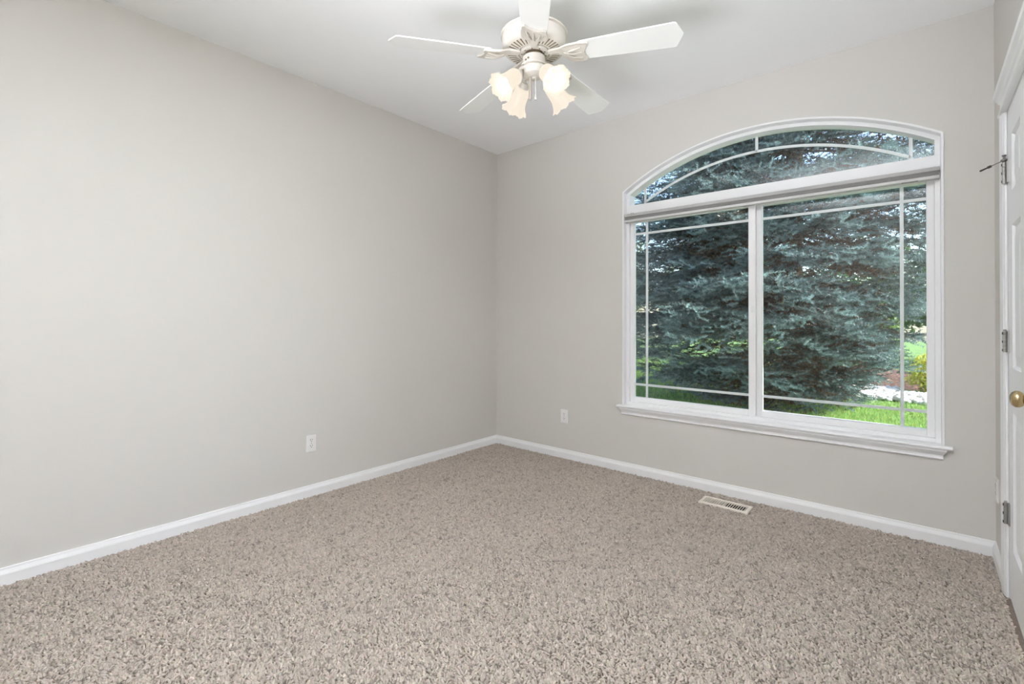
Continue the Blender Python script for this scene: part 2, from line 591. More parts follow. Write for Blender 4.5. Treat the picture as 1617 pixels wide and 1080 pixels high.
# ------------------------------------------------------------------ door
def build_door():
    d = empty('door_1', (R_, (DY0 + DY1) / 2, 0), 'white six panel door with brass knob in the right wall', 'door', kind='structure')
    xf = R_                       # door face flush with the wall
    j = MB()
    j.box(R_ + 0.001, R_ + T, DY0, DY0 + 0.018, 0, DZ + 0.018)
    j.box(R_ + 0.001, R_ + T, DY1 - 0.018, DY1, 0, DZ + 0.018)
    j.box(R_ + 0.001, R_ + T, DY1, DY0, DZ, DZ + 0.018)
    j.build('door_jamb', M['trim'], d, bevel=0.001)
    c = MB()
    def side(y_in, s):            # profiled side casing
        pr = [(0.0, 0.0), (0.008, 0.0), (0.010, 0.010), (0.013, 0.014), (0.015, 0.030), (0.018, 0.048), (0.018, 0.066), (0.014, 0.070), (0.0, 0.070)]
        lo = [[(R_ - h, y_in + s * q, z) for h, q in pr] for z in (0.0, DZ + 0.007)]
        c.prism(lo[0], lo[1])
    side(DY0 + 0.006, 1)
    side(DY1 - 0.006, -1)
    ca = c.build('side_casing', M['trim'], d, bevel=0.001)
    hd = MB()
    y0, y1 = DY1 - 0.076, DY0 + 0.076
    z0 = DZ + 0.007
    pr = [(0.0, z0), (0.016, z0), (0.022, z0 + 0.004), (0.022, z0 + 0.010), (0.014, z0 + 0.014), (0.014, z0 + 0.058), (0.020, z0 + 0.064),
          (0.024, z0 + 0.074), (0.034, z0 + 0.084), (0.037, z0 + 0.098), (0.034, z0 + 0.102), (0.0, z0 + 0.102)]
    hd.loft([[(R_ - h, y0 - h * 0.8, z) for h, z in pr], [(R_ - h, y1 + h * 0.8, z) for h, z in pr]])
    hd.build('head_casing', M['trim'], d, bevel=0.001)
    # slab: stiles, rails and raised panels
    s = MB()
    e0, e1, zb, zt = DY0 - 0.004, DY1 + 0.004, 0.014, DZ - 0.003
    s.box(xf + 0.012, xf + 0.036, e1, e0, zb, zt)
    st = 0.112
    mid = (e0 + e1) / 2
    cols = [(e0 - st, mid + 0.05), (mid - 0.05, e1 + st)]
    rows = [(0.235, 0.800), (0.980, 1.560), (1.700, 1.930)]
    def fr(a, b, z0, z1): s.box(xf + 0.001, xf + 0.012, min(a, b), max(a, b), z0, z1)
    fr(e0, e0 - st, zb, zt); fr(e1 + st, e1, zb, zt); fr(mid - 0.05, mid + 0.05, zb, zt)
    zr = [zb] + [q for r in rows for q in r] + [zt]
    for k in range(0, len(zr), 2):
        for a, b in cols: fr(a, b, zr[k], zr[k + 1])
    sl = s.build('door_slab', M['door'], d)
    for a, b in cols:
        for z0, z1 in rows:
            ya, yb = max(a, b), min(a, b)
            p = MB()
            def ring(m_, x): return [(x, ya - m_, z0 + m_), (x, yb + m_, z0 + m_), (x, yb + m_, z1 - m_), (x, ya - m_, z1 - m_)]
            p.loft([ring(0.0, xf + 0.0015), ring(0.010, xf + 0.010), ring(0.022, xf + 0.010), ring(0.055, xf + 0.003)], caps=False)
            q = [i for i in ring(0.055, xf + 0.003)]
            p.add(q, [(0, 1, 2, 3)])
            p.build('raised_panel', M['door'], sl)
    # hinges
    for zc in (1.797, 1.082, 0.358):
        hb = MB()
        yc, xc = DY0 + 0.0, R_ - 0.010
        for k in range(5):
            za = zc - 0.0445 + k * 0.0178
            hb.lathe([(0.0, za), (0.0068, za), (0.0068, za + 0.0166), (0.0, za + 0.0166)], (xc, yc, 0), 14)
        hb.lathe([(0, zc + 0.0445), (0.0045, zc + 0.0445), (0.006, zc + 0.048), (0.003, zc + 0.052), (0, zc + 0.052)], (xc, yc, 0), 12)
        hb.box(R_ - 0.004, R_ + 0.002, yc - 0.030, yc, zc - 0.0445, zc + 0.0445)
        h = hb.build('hinge', M['nickel'], d, smooth=True)
        g = MB()
        for k in (0, 2, 4):
            za = zc - 0.0445 + k * 0.0178 + 0.004
            g.box(R_ - 0.0185, R_ - 0.0165, yc - 0.0055, yc + 0.002, za, za + 0.009)
        g.build('hinge_slot', M['dark'], h)
    # hinge-pin door stop on the top hinge
    ps = MB()
    a = Vector((R_ - 0.010, DY0, 1.852))
    tip = Vector((R_ - 0.075, DY0 + 0.10, 1.843))
    ps.lathe([(0, -0.004), (0.011, -0.004), (0.011, 0.003), (0.004, 0.005), (0.004, 0.016), (0.007, 0.018), (0.007, 0.022), (0, 0.022)], a, 14)
    ps.tube([a, a.lerp(tip, 0.75)], 0.0018)
    so = ps.build('door_stop', M['bronze'], d, smooth=True)
    tb = MB()
    tb.tube([a.lerp(tip, 0.55), a.lerp(tip, 0.66)], 0.0055, 10)
    tb.tube([a.lerp(tip, 0.66), tip], [0.003, 0.0042], 10)
    tb.build('rubber_tip', M['rubber'], so, smooth=True)
    # knob
    ky, kz = -1.162, 0.922
    ax = Matrix(((0, 0, -1), (0, 1, 0), (1, 0, 0)))
    k = MB()
    k.lathe([(0, 0), (0.031, 0), (0.033, 0.003), (0.031, 0.007), (0.020, 0.011), (0.0115, 0.014), (0.0105, 0.026), (0.014, 0.032),
             (0.0225, 0.038), (0.0268, 0.046), (0.0262, 0.054), (0.020, 0.062), (0.011, 0.0655), (0, 0.066)], (xf + 0.001, ky, kz), 32, axis=ax)
    k.build('door_knob', M['brass'], d, smooth=True)
build_door()

# ------------------------------------------------------------------ outlets
def outlet(pos, side, label):
    """plate built facing -y, turned to the wall it hangs on"""
    t = empty('wall_outlet', pos, label, 'outlet', 'electrical outlets on the walls')
    t.rotation_euler.z = {'back': 0, 'left': PI / 2, 'right': -PI / 2}[side]
    def lp(mb, name, mt, par, **kw):
        me = mb.build(name, mt, None, **kw)
        me.parent = par
        return me
    p = MB()
    w, h = 0.035, 0.057
    ring = lambda m_, y: [(-w + m_, y, -h + m_), (w - m_, y, -h + m_), (w - m_, y, h - m_), (-w + m_, y, h - m_)]
    p.loft([ring(0, 0), ring(0, -0.0035), ring(0.003, -0.006)])
    lp(p, 'cover_plate', M['outlet'], t)
    for s in (1, -1):
        r = MB()
        pts = []
        for i in range(24):
            a = 2 * PI * i / 24
            pts.append((0.0172 * math.cos(a), max(-0.0135, min(0.0135, 0.0172 * math.sin(a)))))
        r.prism([(x, -0.0058, z + s * 0.0195) for x, z in pts], [(x, -0.0082, z + s * 0.0195) for x, z in pts])
        ro = lp(r, 'receptacle', M['outlet'], t)
        q = MB()
        q.box(-0.0078, -0.0052, -0.0086, -0.0079, s * 0.0195 + 0.000, s * 0.0195 + 0.0085)
        q.box(0.0052, 0.0078, -0.0086, -0.0079, s * 0.0195 + 0.001, s * 0.0195 + 0.0080)
        pts = [(0.0028 * math.cos(a), 0.0028 * math.sin(a) - 0.0065) for a in np.linspace(0, 2 * PI, 10)[:-1]]
        q.prism([(x, -0.0079, z + s * 0.0195) for x, z in pts], [(x, -0.0086, z + s * 0.0195) for x, z in pts])
        lp(q, 'slot', M['dark'], ro)
    sc = MB()
    pts = [(0.003 * math.cos(a), 0.003 * math.sin(a)) for a in np.linspace(0, 2 * PI, 12)[:-1]]
    sc.prism([(x, -0.0058, z) for x, z in pts], [(x, -0.0072, z) for x, z in pts])
    lp(sc, 'screw', M['nickel'], t)
outlet((0.0, -1.818, 0.354), 'left', 'white electrical outlet low on the blank left wall')
outlet((0.776, 0.0, 0.357), 'back', 'white electrical outlet left of and below the window')
outlet((R_, -0.085, 0.358), 'right', 'white electrical outlet in the narrow strip between corner and door casing')

# ------------------------------------------------------------------ floor register
def register():
    x0, x1, y0, y1 = 1.976, 2.268, -0.252, -0.121
    t = empty('floor_vent', ((x0 + x1) / 2, (y0 + y1) / 2, 0.0), 'beige metal floor register set in the carpet below the window', 'floor vent')
    MB().box(x0 + 0.018, x1 - 0.018, y0 + 0.018, y1 - 0.018, 0.0005, 0.002).build('duct_shade_plate', M['duct'], t)  # near-black plate: the shade down the duct is put into its colour
    f = MB()
    z0, z1 = 0.0005, 0.013
    i = 0.020
    def ring(m_, z): return [(x0 + m_, y0 + m_, z), (x1 - m_, y0 + m_, z), (x1 - m_, y1 - m_, z), (x0 + m_, y1 - m_, z)]
    f.loft([ring(0, z0), ring(0, 0.010), ring(0.004, z1), ring(i, z1), ring(i, 0.003)], caps=False)
    f.build('register_frame', M['vent'], t)
    n = 18
    for k in range(n):
        xx = x0 + i + (x1 - x0 - 2 * i) * (k + 0.5) / n
        l = MB()
        a = 0.006 if k < n / 2 else -0.005
        l.prism([(xx - 0.0028 + a * 0.5, y0 + i, 0.003), (xx + 0.0004 + a * 0.5, y0 + i, 0.003), (xx + 0.0022, y0 + i, z1 - 0.001), (xx - 0.0014, y0 + i, z1 - 0.001)],
                [(xx - 0.0028 + a * 0.5, y1 - i, 0.003), (xx + 0.0004 + a * 0.5, y1 - i, 0.003), (xx + 0.0022, y1 - i, z1 - 0.001), (xx - 0.0014, y1 - i, z1 - 0.001)])
        l.build('louver', M['vent'], t)
register()

# ------------------------------------------------------------------ ceiling fan
def build_fan():
    hx, hy = 1.675, -1.580
    t = empty('ceiling_fan', (hx, hy, H_), 'white five blade ceiling fan with four lit frosted tulip lamp shades', 'ceiling fan')
    Z = lambda z: z - H_
    c = MB()
    c.lathe([(0, Z(2.743)), (0.066, Z(2.743)), (0.066, Z(2.735)), (0.058, Z(2.715)), (0.035, Z(2.692)), (0.018, Z(2.684)), (0, Z(2.684))], n=40)
    local(c, 'ceiling_canopy', M['fan'], t, smooth=True)
    c = MB()
    c.lathe([(0, Z(2.69)), (0.0125, Z(2.69)), (0.0125, Z(2.53)), (0, Z(2.53))], n=20)
    local(c, 'down_rod', M['fan'], t, smooth=True)
    # motor housing: drum above, dished slotted flange below
    c = MB()
    prof = [(0.0, 2.548), (0.030, 2.548), (0.060, 2.540), (0.115, 2.528), (0.150, 2.520), (0.1575, 2.515), (0.1575, 2.508), (0.150, 2.504),
            (0.150, 2.462), (0.147, 2.450), (0.140, 2.442), (0.120, 2.436), (0.080, 2.430), (0.076, 2.432), (0.074, 2.445), (0.0, 2.445)]
    c.lathe([(r, Z(z)) for r, z in prof], n=72)
    mh = local(c, 'motor_housing', M['fan'], t, smooth=True)
    sl = MB()
    ns = 40
    for k in range(ns):
        a = 2 * PI * k / ns
        ca, sa = math.cos(a), math.sin(a)
        def P(r, w, z): return (r * ca - w * sa, r * sa + w * ca, Z(z))
        w0, w1 = 0.0022, 0.0036
        sl.prism([P(0.086, -w0, 2.4300), P(0.086, w0, 2.4300), P(0.126, w1, 2.4368), P(0.126, -w1, 2.4368)],
                 [P(0.086, -w0, 2.4350), P(0.086, w0, 2.4350), P(0.126, w1, 2.4405), P(0.126, -w1, 2.4405)])
    local(sl, 'vent_slots', M['fan_in'], mh)
    # rotor ring seen inside the flange
    c = MB()
    c.lathe([(0.036, Z(2.446)), (0.072, Z(2.446)), (0.070, Z(2.430)), (0.064, Z(2.424)), (0.050, Z(2.424)), (0.046, Z(2.432)), (0.036, Z(2.434))], n=48)
    rt = local(c, 'rotor_ring', M['fan'], t, smooth=True)
    for k in range(10):
        a = 2 * PI * (k + 0.3) / 10
        d = MB().lathe([(0, Z(2.4225)), (0.0036, Z(2.4225)), (0.0036, Z(2.4245)), (0, Z(2.4245))], (0.057 * math.cos(a), 0.057 * math.sin(a), 0), 8)
        local(d, 'screw', M['fan_in'], rt)
    c = MB()
    c.lathe([(0, Z(2.446)), (0.040, Z(2.446)), (0.040, Z(2.411)), (0, Z(2.411))], n=30)
    local(c, 'rotor_core', M['fan_in'], t)
    # switch housing and lamp fitter
    c = MB()
    c.lathe([(0, Z(2.412)), (0.049, Z(2.412)), (0.053, Z(2.409)), (0.055, Z(2.374)), (0.062, Z(2.372)), (0.062, Z(2.364)), (0.0, Z(2.364))], n=40)
    sh = local(c, 'switch_housing', M['fan'], t, smooth=True)
    for da in (-0.75, -0.5):
        a = math.radians(-52) + da
        q = MB().lathe([(0, -0.002), (0.005, -0.002), (0.005, 0.0015), (0, 0.0015)], (0.0545 * math.cos(a), 0.0545 * math.sin(a), Z(2.396 + da * 0.02)), 10,
                axis=Matrix.Rotation(a, 3, 'Z') @ Matrix.Rotation(PI / 2, 3, 'Y'))
        local(q, 'screw', M['fan_in'], sh)
    c = MB()
    c.lathe([(0, Z(2.364)), (0.052, Z(2.364)), (0.058, Z(2.356)), (0.058, Z(2.338)), (0.052, Z(2.326)), (0.036, Z(2.318)), (0.012, Z(2.315)),
             (0.009, Z(2.309)), (0.0, Z(2.308))], n=40)
    local(c, 'lamp_fitter', M['fan'], t, smooth=True)
    # blades
    z_root, z_tip, r0, r1 = 2.404, 2.388, 0.215, 0.667
    tilt = math.radians(12)
    drop = (z_tip - z_root) / (r1 - r0)
    def bpt(r, w, dz=0.0):
        # +w lies on the counter-clockwise side and hangs lower
        return Vector((r, w * math.cos(tilt) + dz * math.sin(tilt), Z(z_root) + drop * (r - r0) - w * math.sin(tilt) + dz * math.cos(tilt)))
    outl = [(r0, -0.050), (r0 + 0.01, -0.056), (r0 + 0.2, -0.064), (r1 - 0.040, -0.070), (r1 - 0.028, -0.066), (r1, -0.004), (r1, 0.004), (r1 - 0.028, 0.066),
            (r1 - 0.040, 0.070), (r0 + 0.2, 0.064), (r0 + 0.01, 0.056), (r0, 0.050)]
    b = MB()
    b.prism([bpt(r, w, -0.003) for r, w in outl], [bpt(r, w, 0.003) for r, w in outl])
    blade = None
    # iron: a narrow neck that flares into a leaf-shaped plate under the blade root
    iron = MB()
    half = [(0.070, 0.014), (0.092, 0.017), (0.118, 0.019), (0.136, 0.030), (0.154, 0.044), (0.174, 0.053), (0.200, 0.057), (0.228, 0.057), (0.248, 0.054)]
    front = [(0.252, 0.040), (0.244, 0.022), (0.243, 0.0), (0.252, -0.022), (0.266, -0.040)]
    lo = [(r, w) for r, w in half] + front + [(0.262, -0.050)] + [(r, -w) for r, w in half[::-1][1:]]
    def ipt(r, w, dz):
        k = min(1.0, max(0.0, (r - 0.10) / 0.09))
        k = k * k * (3 - 2 * k)
        flat = Vector((r, w, Z(2.424) + dz))
        return flat.lerp(bpt(r, w, -0.0082 + dz), k)
    iron.prism([ipt(r, w, -0.005) for r, w in lo], [ipt(r, w, 0.005) for r, w in lo])
    rib = MB()
    for w0 in (-0.024, 0.0, 0.024):
        pts = [ipt(0.146 + abs(w0) * 0.9, w0 * 0.45, -0.005), ipt(0.19, w0 * 0.95, -0.007), ipt(0.230, w0 * 1.3, -0.005)]
        rib.tube(pts, [0.003, 0.006, 0.003], 8)
    angs = [236.1, 164.1, 92.1, 20.1, 308.1]
    for k, a in enumerate(angs):
        if k == 0:
            blade = local(b, 'blade', M['blade'], t, bevel=0.002)
            ir = local(iron, 'blade_iron', M['fan'], t, bevel=0.0015)
            ir.parent = blade
            ri = local(rib, 'rib', M['fan'], t, smooth=True)
            ri.parent = blade
            bo, io, ro = blade, ir, ri
        else:
            bo = blade.copy(); COL.objects.link(bo); bo.parent = t
            io = ir.copy(); COL.objects.link(io); io.parent = bo
            ro = ri.copy(); COL.objects.link(ro); ro.parent = bo
        bo.rotation_euler.z = math.radians(a)
    # lamps: arm, holder, ruffled tulip shade, bulb
    rng = random.Random(4)
    n = 60
    prof = [(0.022, 0.0), (0.031, 0.004), (0.037, 0.014), (0.039, 0.032), (0.0395, 0.054), (0.042, 0.076), (0.049, 0.096), (0.059, 0.112), (0.067, 0.120)]
    def wave(k, a, r, h):
        q = max(0.0, (k - 4) / 4.0) if k <= 8 else max(0.0, (16 - k - 3) / 4.0)
        return r * (1 + 0.040 * q * math.cos(8 * a)) + 0.0016 * q * math.cos(24 * a), h + 0.004 * q * math.cos(8 * a + 0.8) + 0.0020 * q * math.cos(24 * a + 1)
    inner = [(r - 0.0022, h + (0.001 if i else 0.002)) for i, (r, h) in enumerate(prof)][::-1]
    lamp0 = None
    for k, a in enumerate((-108.5, -18.5, 161.5, 71.5)):
        ar = math.radians(a)
        if lamp0 is None:
            ax = Matrix.Rotation(PI - math.radians(47), 3, 'Y')     # shade axis points out and down
            nk = Vector((0.092, 0, Z(2.306)))
            arm = MB()
            arm.tube([(0.045, 0, Z(2.346)), (0.064, 0, Z(2.346)), (0.078, 0, Z(2.334)), (0.089, 0, Z(2.314))], [0.009, 0.009, 0.009, 0.010], 12)
            lamp0 = local(arm, 'lamp_arm', M['fan'], t, smooth=True)
            hold = MB()
            hold.lathe([(0, -0.022), (0.014, -0.022), (0.020, -0.016), (0.025, 0.000), (0.029, 0.010), (0.030, 0.014), (0.026, 0.014), (0.0, 0.002)], nk, 28, axis=ax)
            h0 = local(hold, 'shade_holder', M['fan'], t, smooth=True); h0.parent = lamp0
            s = MB()
            s.lathe(prof + inner, nk, n, axis=ax, wave=wave)
            s0 = local(s, 'lamp_shade', M['lamp'], t, smooth=True, angle=60); s0.parent = lamp0
            u = MB()
            u.lathe([(0, 0.012), (0.010, 0.014), (0.012, 0.024), (0.017, 0.038), (0.0195, 0.050), (0.017, 0.062), (0.010, 0.070), (0, 0.073)], nk, 20, axis=ax)
            u0 = local(u, 'bulb', M['bulb'], t, smooth=True); u0.parent = lamp0
            lo_, hh, ss, uo = lamp0, h0, s0, u0
        else:
            lo_ = lamp0.copy(); COL.objects.link(lo_); lo_.parent = t
            for src in (h0, s0, u0):
                cpy = src.copy(); COL.objects.link(cpy); cpy.parent = lo_
        lo_.rotation_euler.z = ar
        # the bulb's own light, at the shade's mouth
        v = Matrix.Rotation(ar, 3, 'Z') @ (nk + ax @ Vector((0, 0, 0.096)))
        add_light('bulb_light', 'POINT', Vector((hx, hy, H_)) + v, LAMP_W, LAMP_COL, shadow_soft_size=0.02)
    # pull chains
    for (dx, dy, zt, zb, kind) in ((0.020, -0.012, 2.320, 2.200, 'white'), (-0.006, -0.020, 2.316, 2.205, 'taupe')):
        c = MB()
        if kind == 'white':
            c.tube([(dx, dy, Z(zt)), (dx, dy, Z(zb + 0.018))], 0.0016, 6)
            po = local(c, 'pull_chain', M['fan'], t)
            f = MB()
            f.lathe([(0, Z(zb + 0.022)), (0.003, Z(zb + 0.020)), (0.0055, Z(zb + 0.008)), (0.0072, Z(zb + 0.003)), (0.006, Z(zb)), (0, Z(zb))], (dx, dy, 0), 14)
            local(f, 'fob', M['fan'], po, smooth=True)
        else:
            c.tube([(dx, dy, Z(zt)), (dx, dy, Z(zb + 0.08))], 0.0016, 6)
            po = local(c, 'pull_chain', M['fan'], t)
            f = MB()
            f.lathe([(0, Z(zb + 0.108)), (0.006, Z(zb + 0.106)), (0.0075, Z(zb + 0.06)), (0.0075, Z(zb + 0.006)), (0.005, Z(zb)), (0, Z(zb))], (dx, dy, 0), 14)
            local(f, 'fob', M['fob'], po, smooth=True)
build_fan()

# ------------------------------------------------------------------ outdoors
GZ = -0.30
put(MB().box(-14, 18, T, 40, GZ - 0.3, GZ).build('ground', M['soil']), 'garden ground outside the window', 'ground', kind='structure')
put(MB().box(-1.2, R_ + 1.2, T, T + 0.62, 2.90, 3.0).build('sun_block_eave', M['soffit']), 'unseen roof eave added to keep sun off the window', 'eave', kind='structure')  # eave added out of view so that direct sun misses the window

def frame_of(d):
    d = d / np.linalg.norm(d, axis=-1, keepdims=True)
    ref = np.where(np.abs(d[..., 2:3]) < 0.9, np.array([0, 0, 1.0]), np.array([1.0, 0, 0]))
    u = np.cross(d, ref); u /= np.linalg.norm(u, axis=-1, keepdims=True)
    return d, u, np.cross(d, u)

def spruce(base, h, R0, seed, label, dens=1.0, z_lo=0.15, z_hi=None, spacing=0.24, per=7, skip=None, needle=(0.024, 0.0055), hue=0.0, rfun=None, zcut=None, KN=30):
    rng = np.random.default_rng(seed)
    t = empty('blue_spruce', base, label, 'tree')
    bx, by, bz = base
    tr = MB()
    zs = np.linspace(0, h, 12)
    tr.tube([(bx + 0.03 * math.sin(z * 2), by + 0.03 * math.cos(z * 1.7), bz + z - (0.05 if z == 0 else 0)) for z in zs], [max(0.012, 0.17 * (1 - z / h) ** 0.9 + 0.01) for z in zs], 12)
    tw_p, tw_d, tw_l, tw_c = [], [], [], []
    stems = tr
    z = z_lo
    while z < (z_hi or h - 0.1):
        L0 = R0 * (1 - z / h) ** 0.85
        for k in range(per):
            phi = 2 * PI * (k + rng.uniform(-.3, .3)) / per + z * 5.1
            L = L0 * rng.uniform(.78, 1.1)
            if rfun: L = min(L, rfun(z, phi) * rng.uniform(.8, 1.1))
            dirh = np.array([math.cos(phi), math.sin(phi), 0])
            if skip and skip(z, phi, rng): continue
            back = dirh[1] > 0.55
            top = zcut is not None and z > zcut
            q = dens * (0.45 if back else 1.0) * (0.35 if top else 1.0)
            z0 = bz + z + rng.uniform(-.1, .1)
            a1, b1 = rng.uniform(-.42, -.22), rng.uniform(.12, .26)
            axis = lambda s: np.stack([bx + dirh[0] * L * s, by + dirh[1] * L * s, z0 + L * (a1 * s + b1 * s * s)], -1)
            ss = np.linspace(0, 1, 6)
            stems.tube([tuple(p) for p in axis(ss)], [max(.004, .022 * (1 - s) * min(1, L / 2)) for s in ss], 5)
            nb = max(4, int(L * .85 / .15 * q ** .5))
            s = np.linspace(.22, 1.0, nb) + rng.uniform(-.01, .01, nb)
            for side in (-1, 1):
                P0 = axis(s)
                bl = np.clip((1 - s) * .55 * L, 0, .70) * rng.uniform(.65, 1.2, nb) + .12
                ang = phi + side * rng.uniform(.7, 1.05, nb)
                D = np.stack([np.cos(ang), np.sin(ang), rng.uniform(-.45, .08, nb)], -1)
                D /= np.linalg.norm(D, axis=1, keepdims=True)
                ctone = rng.normal(0, 1, nb)
                for i in range(nb):
                    m_ = max(2, int(bl[i] / .115 * q ** .5))
                    tt = np.linspace(.12, 1, m_)
                    pts = P0[i] + D[i] * (bl[i] * tt)[:, None]
                    pts[:, 2] -= .10 * bl[i] * tt ** 2
                    for sd in (-1, 1):
                        aa = ang[i] + sd * rng.uniform(.35, .8, m_)
                        d2 = np.stack([np.cos(aa), np.sin(aa), rng.uniform(-.35, .45, m_)], -1)
                        tw_p.append(pts); tw_d.append(d2)
                        tw_l.append(rng.uniform(.12, .24, m_))
                        young = np.clip(tt * .6 + s[i] * .55 - .45, 0, 1)
                        tw_c.append(np.stack([np.full(m_, ctone[i]), young, np.full(m_, s[i])], -1))
        z += spacing * (0.8 + .25 * z / h) * (1.5 if zcut is not None and z > zcut else 1)
    stems.build('trunk', M['bark'], t, smooth=True)
    Pn = np.concatenate(tw_p); Dn = np.concatenate(tw_d); Ln = np.concatenate(tw_l); Cn = np.concatenate(tw_c)
    Dn /= np.linalg.norm(Dn, axis=1, keepdims=True)
    N = len(Pn)
    K = KN
    u = np.linspace(0, 1.0, K)[None, :] + rng.uniform(-.04, .04, (N, K))
    d, e1, e2 = frame_of(Dn)
    roll_ = rng.uniform(0, 2 * PI, (N, K))
    rad = e1[:, None] * np.cos(roll_)[..., None] + e2[:, None] * np.sin(roll_)[..., None]
    rad[..., 2] += 0.25
    nd = d[:, None] * .55 + rad * .85
    nd /= np.linalg.norm(nd, axis=2, keepdims=True)
    st = Pn[:, None] + Dn[:, None] * (Ln[:, None] * u)[..., None]
    _, w1, _ = frame_of(nd)
    spin = rng.uniform(0, 2 * PI, (N, K))[..., None]
    w1 = w1 * np.cos(spin) + np.cross(nd, w1) * np.sin(spin)
    ln = (needle[0] * rng.uniform(.8, 1.2, (N, K)))[..., None]
    V = np.stack([st - w1 * needle[1] * .5, st + w1 * needle[1] * .5, st + nd * ln], 2).reshape(-1, 3)
    F = np.arange(len(V)).reshape(-1, 3)
    old = np.array([0.055, 0.078, 0.080]); mid = np.array([0.125, 0.182, 0.190]); new = np.array([0.27, 0.395, 0.405]); brown = np.array([0.095, 0.056, 0.032])
    y = Cn[:, 1][:, None]
    base_c = np.where(y < .5, old + (mid - old) * y * 2, mid + (new - mid) * (y * 2 - 1))
    base_c = base_c * (1 + .16 * Cn[:, 0][:, None]) * (1 + rng.normal(0, .08, (N, 1)))
    base_c[:, 0] *= 1 + hue
    dead = (Cn[:, 2] < .48) & (rng.random(N) < .75)
    base_c[dead] = brown * rng.uniform(.6, 1.3, (dead.sum(), 1))
    base_c = np.clip(base_c, .01, .8)
    C = np.repeat(base_c, K * 3, axis=0)
    raw_mesh('needles', V, F, M['needles'], C, t)
    print('spruce twigs', N, 'tris', N * K)
    return t

def crown_a(z, phi):
    east = max(0.0, math.cos(phi)) ** 0.8
    full = 3.7 * min(1.0, 0.28 + 0.42 * z)
    return full * (1 - east) + min(full, 0.58 + 0.68 * z, 2.35) * east
spruce((1.35, 6.35, GZ), 14.5, 3.9, 11, 'big blue grey spruce with drooping boughs filling most of the window', z_lo=.3, zcut=6.2, spacing=.235, per=10, needle=(.032, .0085), KN=60, rfun=crown_a,
       skip=lambda z, phi, rng: (math.cos(phi) > 0.55 and z > 1.9 and rng.random() < .5) or (math.cos(phi) < -0.25 and z < 1.7 and rng.random() < .5))
spruce((-4.2, 9.6, GZ), 11.0, 2.6, 23, 'blue spruce further back at the far left edge of the window view', dens=.7, z_lo=.75, zcut=6.0, spacing=.30, needle=(0.030, .008), KN=24)

def leaf_cloud(name, blobs, leaf, palette, seed, mat_, parent, shell=0.55):
    rng = np.random.default_rng(seed)
    Vs, Cs = [], []
    pal = np.array(palette)
    for (cx, cy, cz, rx, ry, rz, n) in blobs:
        v = rng.normal(size=(n, 3)); v /= np.linalg.norm(v, axis=1, keepdims=True)
        r = (shell + (1 - shell) * rng.random(n)) * (1 + .12 * np.sin(v[:, 0] * 9 + cx) + .12 * np.sin(v[:, 2] * 8 + cy * 3))
        P = v * r[:, None] * np.array([rx, ry, rz]) + np.array([cx, cy, cz])
        d, a, b = frame_of(v + rng.normal(0, .7, (n, 3)))
        sp = rng.uniform(0, 6.28, n)[:, None]
        a2 = a * np.cos(sp) + b * np.sin(sp); b2 = -a * np.sin(sp) + b * np.cos(sp)
        L = leaf * rng.uniform(.7, 1.3, n)[:, None]
        q = np.stack([P - a2 * L, P + b2 * L * .45 + d * L * .12, P + a2 * L, P - b2 * L * .45 + d * L * .12], 1)
        Vs.append(q.reshape(-1, 3))
        c = pal[rng.integers(0, len(pal), n)] * rng.uniform(.8, 1.2, (n, 1))
        Cs.append(np.repeat(c, 4, axis=0))
    V = np.concatenate(Vs); C = np.concatenate(Cs)
    return raw_mesh(name, V, np.arange(len(V)).reshape(-1, 4), mat_, C, parent, sides=4)

def leafy(name, base, label, cat, blobs, leaf, pal, seed, trunk=None, group=None):
    t = empty(name, base, label, cat, group)
    if trunk:
        r, hgt = trunk
        MB().tube([(base[0], base[1], base[2] - .05), (base[0] + .05, base[1], base[2] + hgt * .5), (base[0], base[1] + .05, base[2] + hgt)], [r, r * .75, r * .4], 10).build('trunk', M['bark'], t, smooth=True)
    leaf_cloud('foliage', [(base[0] + a, base[1] + b, base[2] + c, d, e, f, n) for a, b, c, d, e, f, n in blobs], leaf, pal, seed, M['leaf'], t)
    return t

YG = [(0.30, 0.38, 0.06), (0.42, 0.45, 0.09), (0.20, 0.32, 0.05), (0.52, 0.50, 0.16)]
GR = [(0.10, 0.22, 0.04), (0.16, 0.30, 0.06), (0.22, 0.36, 0.08)]
DG = [(0.05, 0.12, 0.04), (0.08, 0.17, 0.06), (0.11, 0.21, 0.08)]
YB = [(0.62, 0.60, 0.10), (0.72, 0.66, 0.16), (0.45, 0.52, 0.08)]
leafy('shrub', (3.30, 9.35, GZ), 'yellow green shrub at the white rocks in the lower right of the window', 'shrub',
      [(0, 0, .45, .42, .42, .42, 1100), (.35, .1, .62, .45, .42, .45, 1000), (-.12, .05, .28, .34, .34, .26, 500)], .045, YB, 5)
leafy('arborvitae', (2.35, 12.6, GZ), 'slim drooping arborvitae between the spruce and yellow shrub', 'tree',
      [(0, 0, 1.0, .40, .4, 1.0, 1500), (0, 0, 2.2, .28, .28, .8, 900)], .06, GR, 6, (.06, 2.4))
for k, (x, y, h, r, pal, n, lb) in enumerate([
        (-9.5, 18, 6.5, 2.6, GR, 3200, 'leafy green tree far out at the left of the garden'),
        (-2.6, 15.5, 5.0, 2.2, YG, 3000, 'sunlit yellow green tree seen through the gaps of the left spruce'),
        (7.6, 19, 7.5, 2.4, YG, 3000, 'tall yellow green tree at the far right of the garden'),
        (1.6, 21, 5.0, 2.6, DG, 2600, 'dark leafy tree far back behind the grey blue spruce')]):
    leafy('garden_tree', (x, y, GZ), lb, 'tree',
          [(0, 0, h * .6, r, r, h * .36, n), (r * .5, -.3, h * .42, r * .6, r * .6, h * .22, n // 2), (-r * .5, .2, h * .45, r * .6, r * .6, h * .22, n // 2)],
          .13, pal, 40 + k, (.14, h * .55))
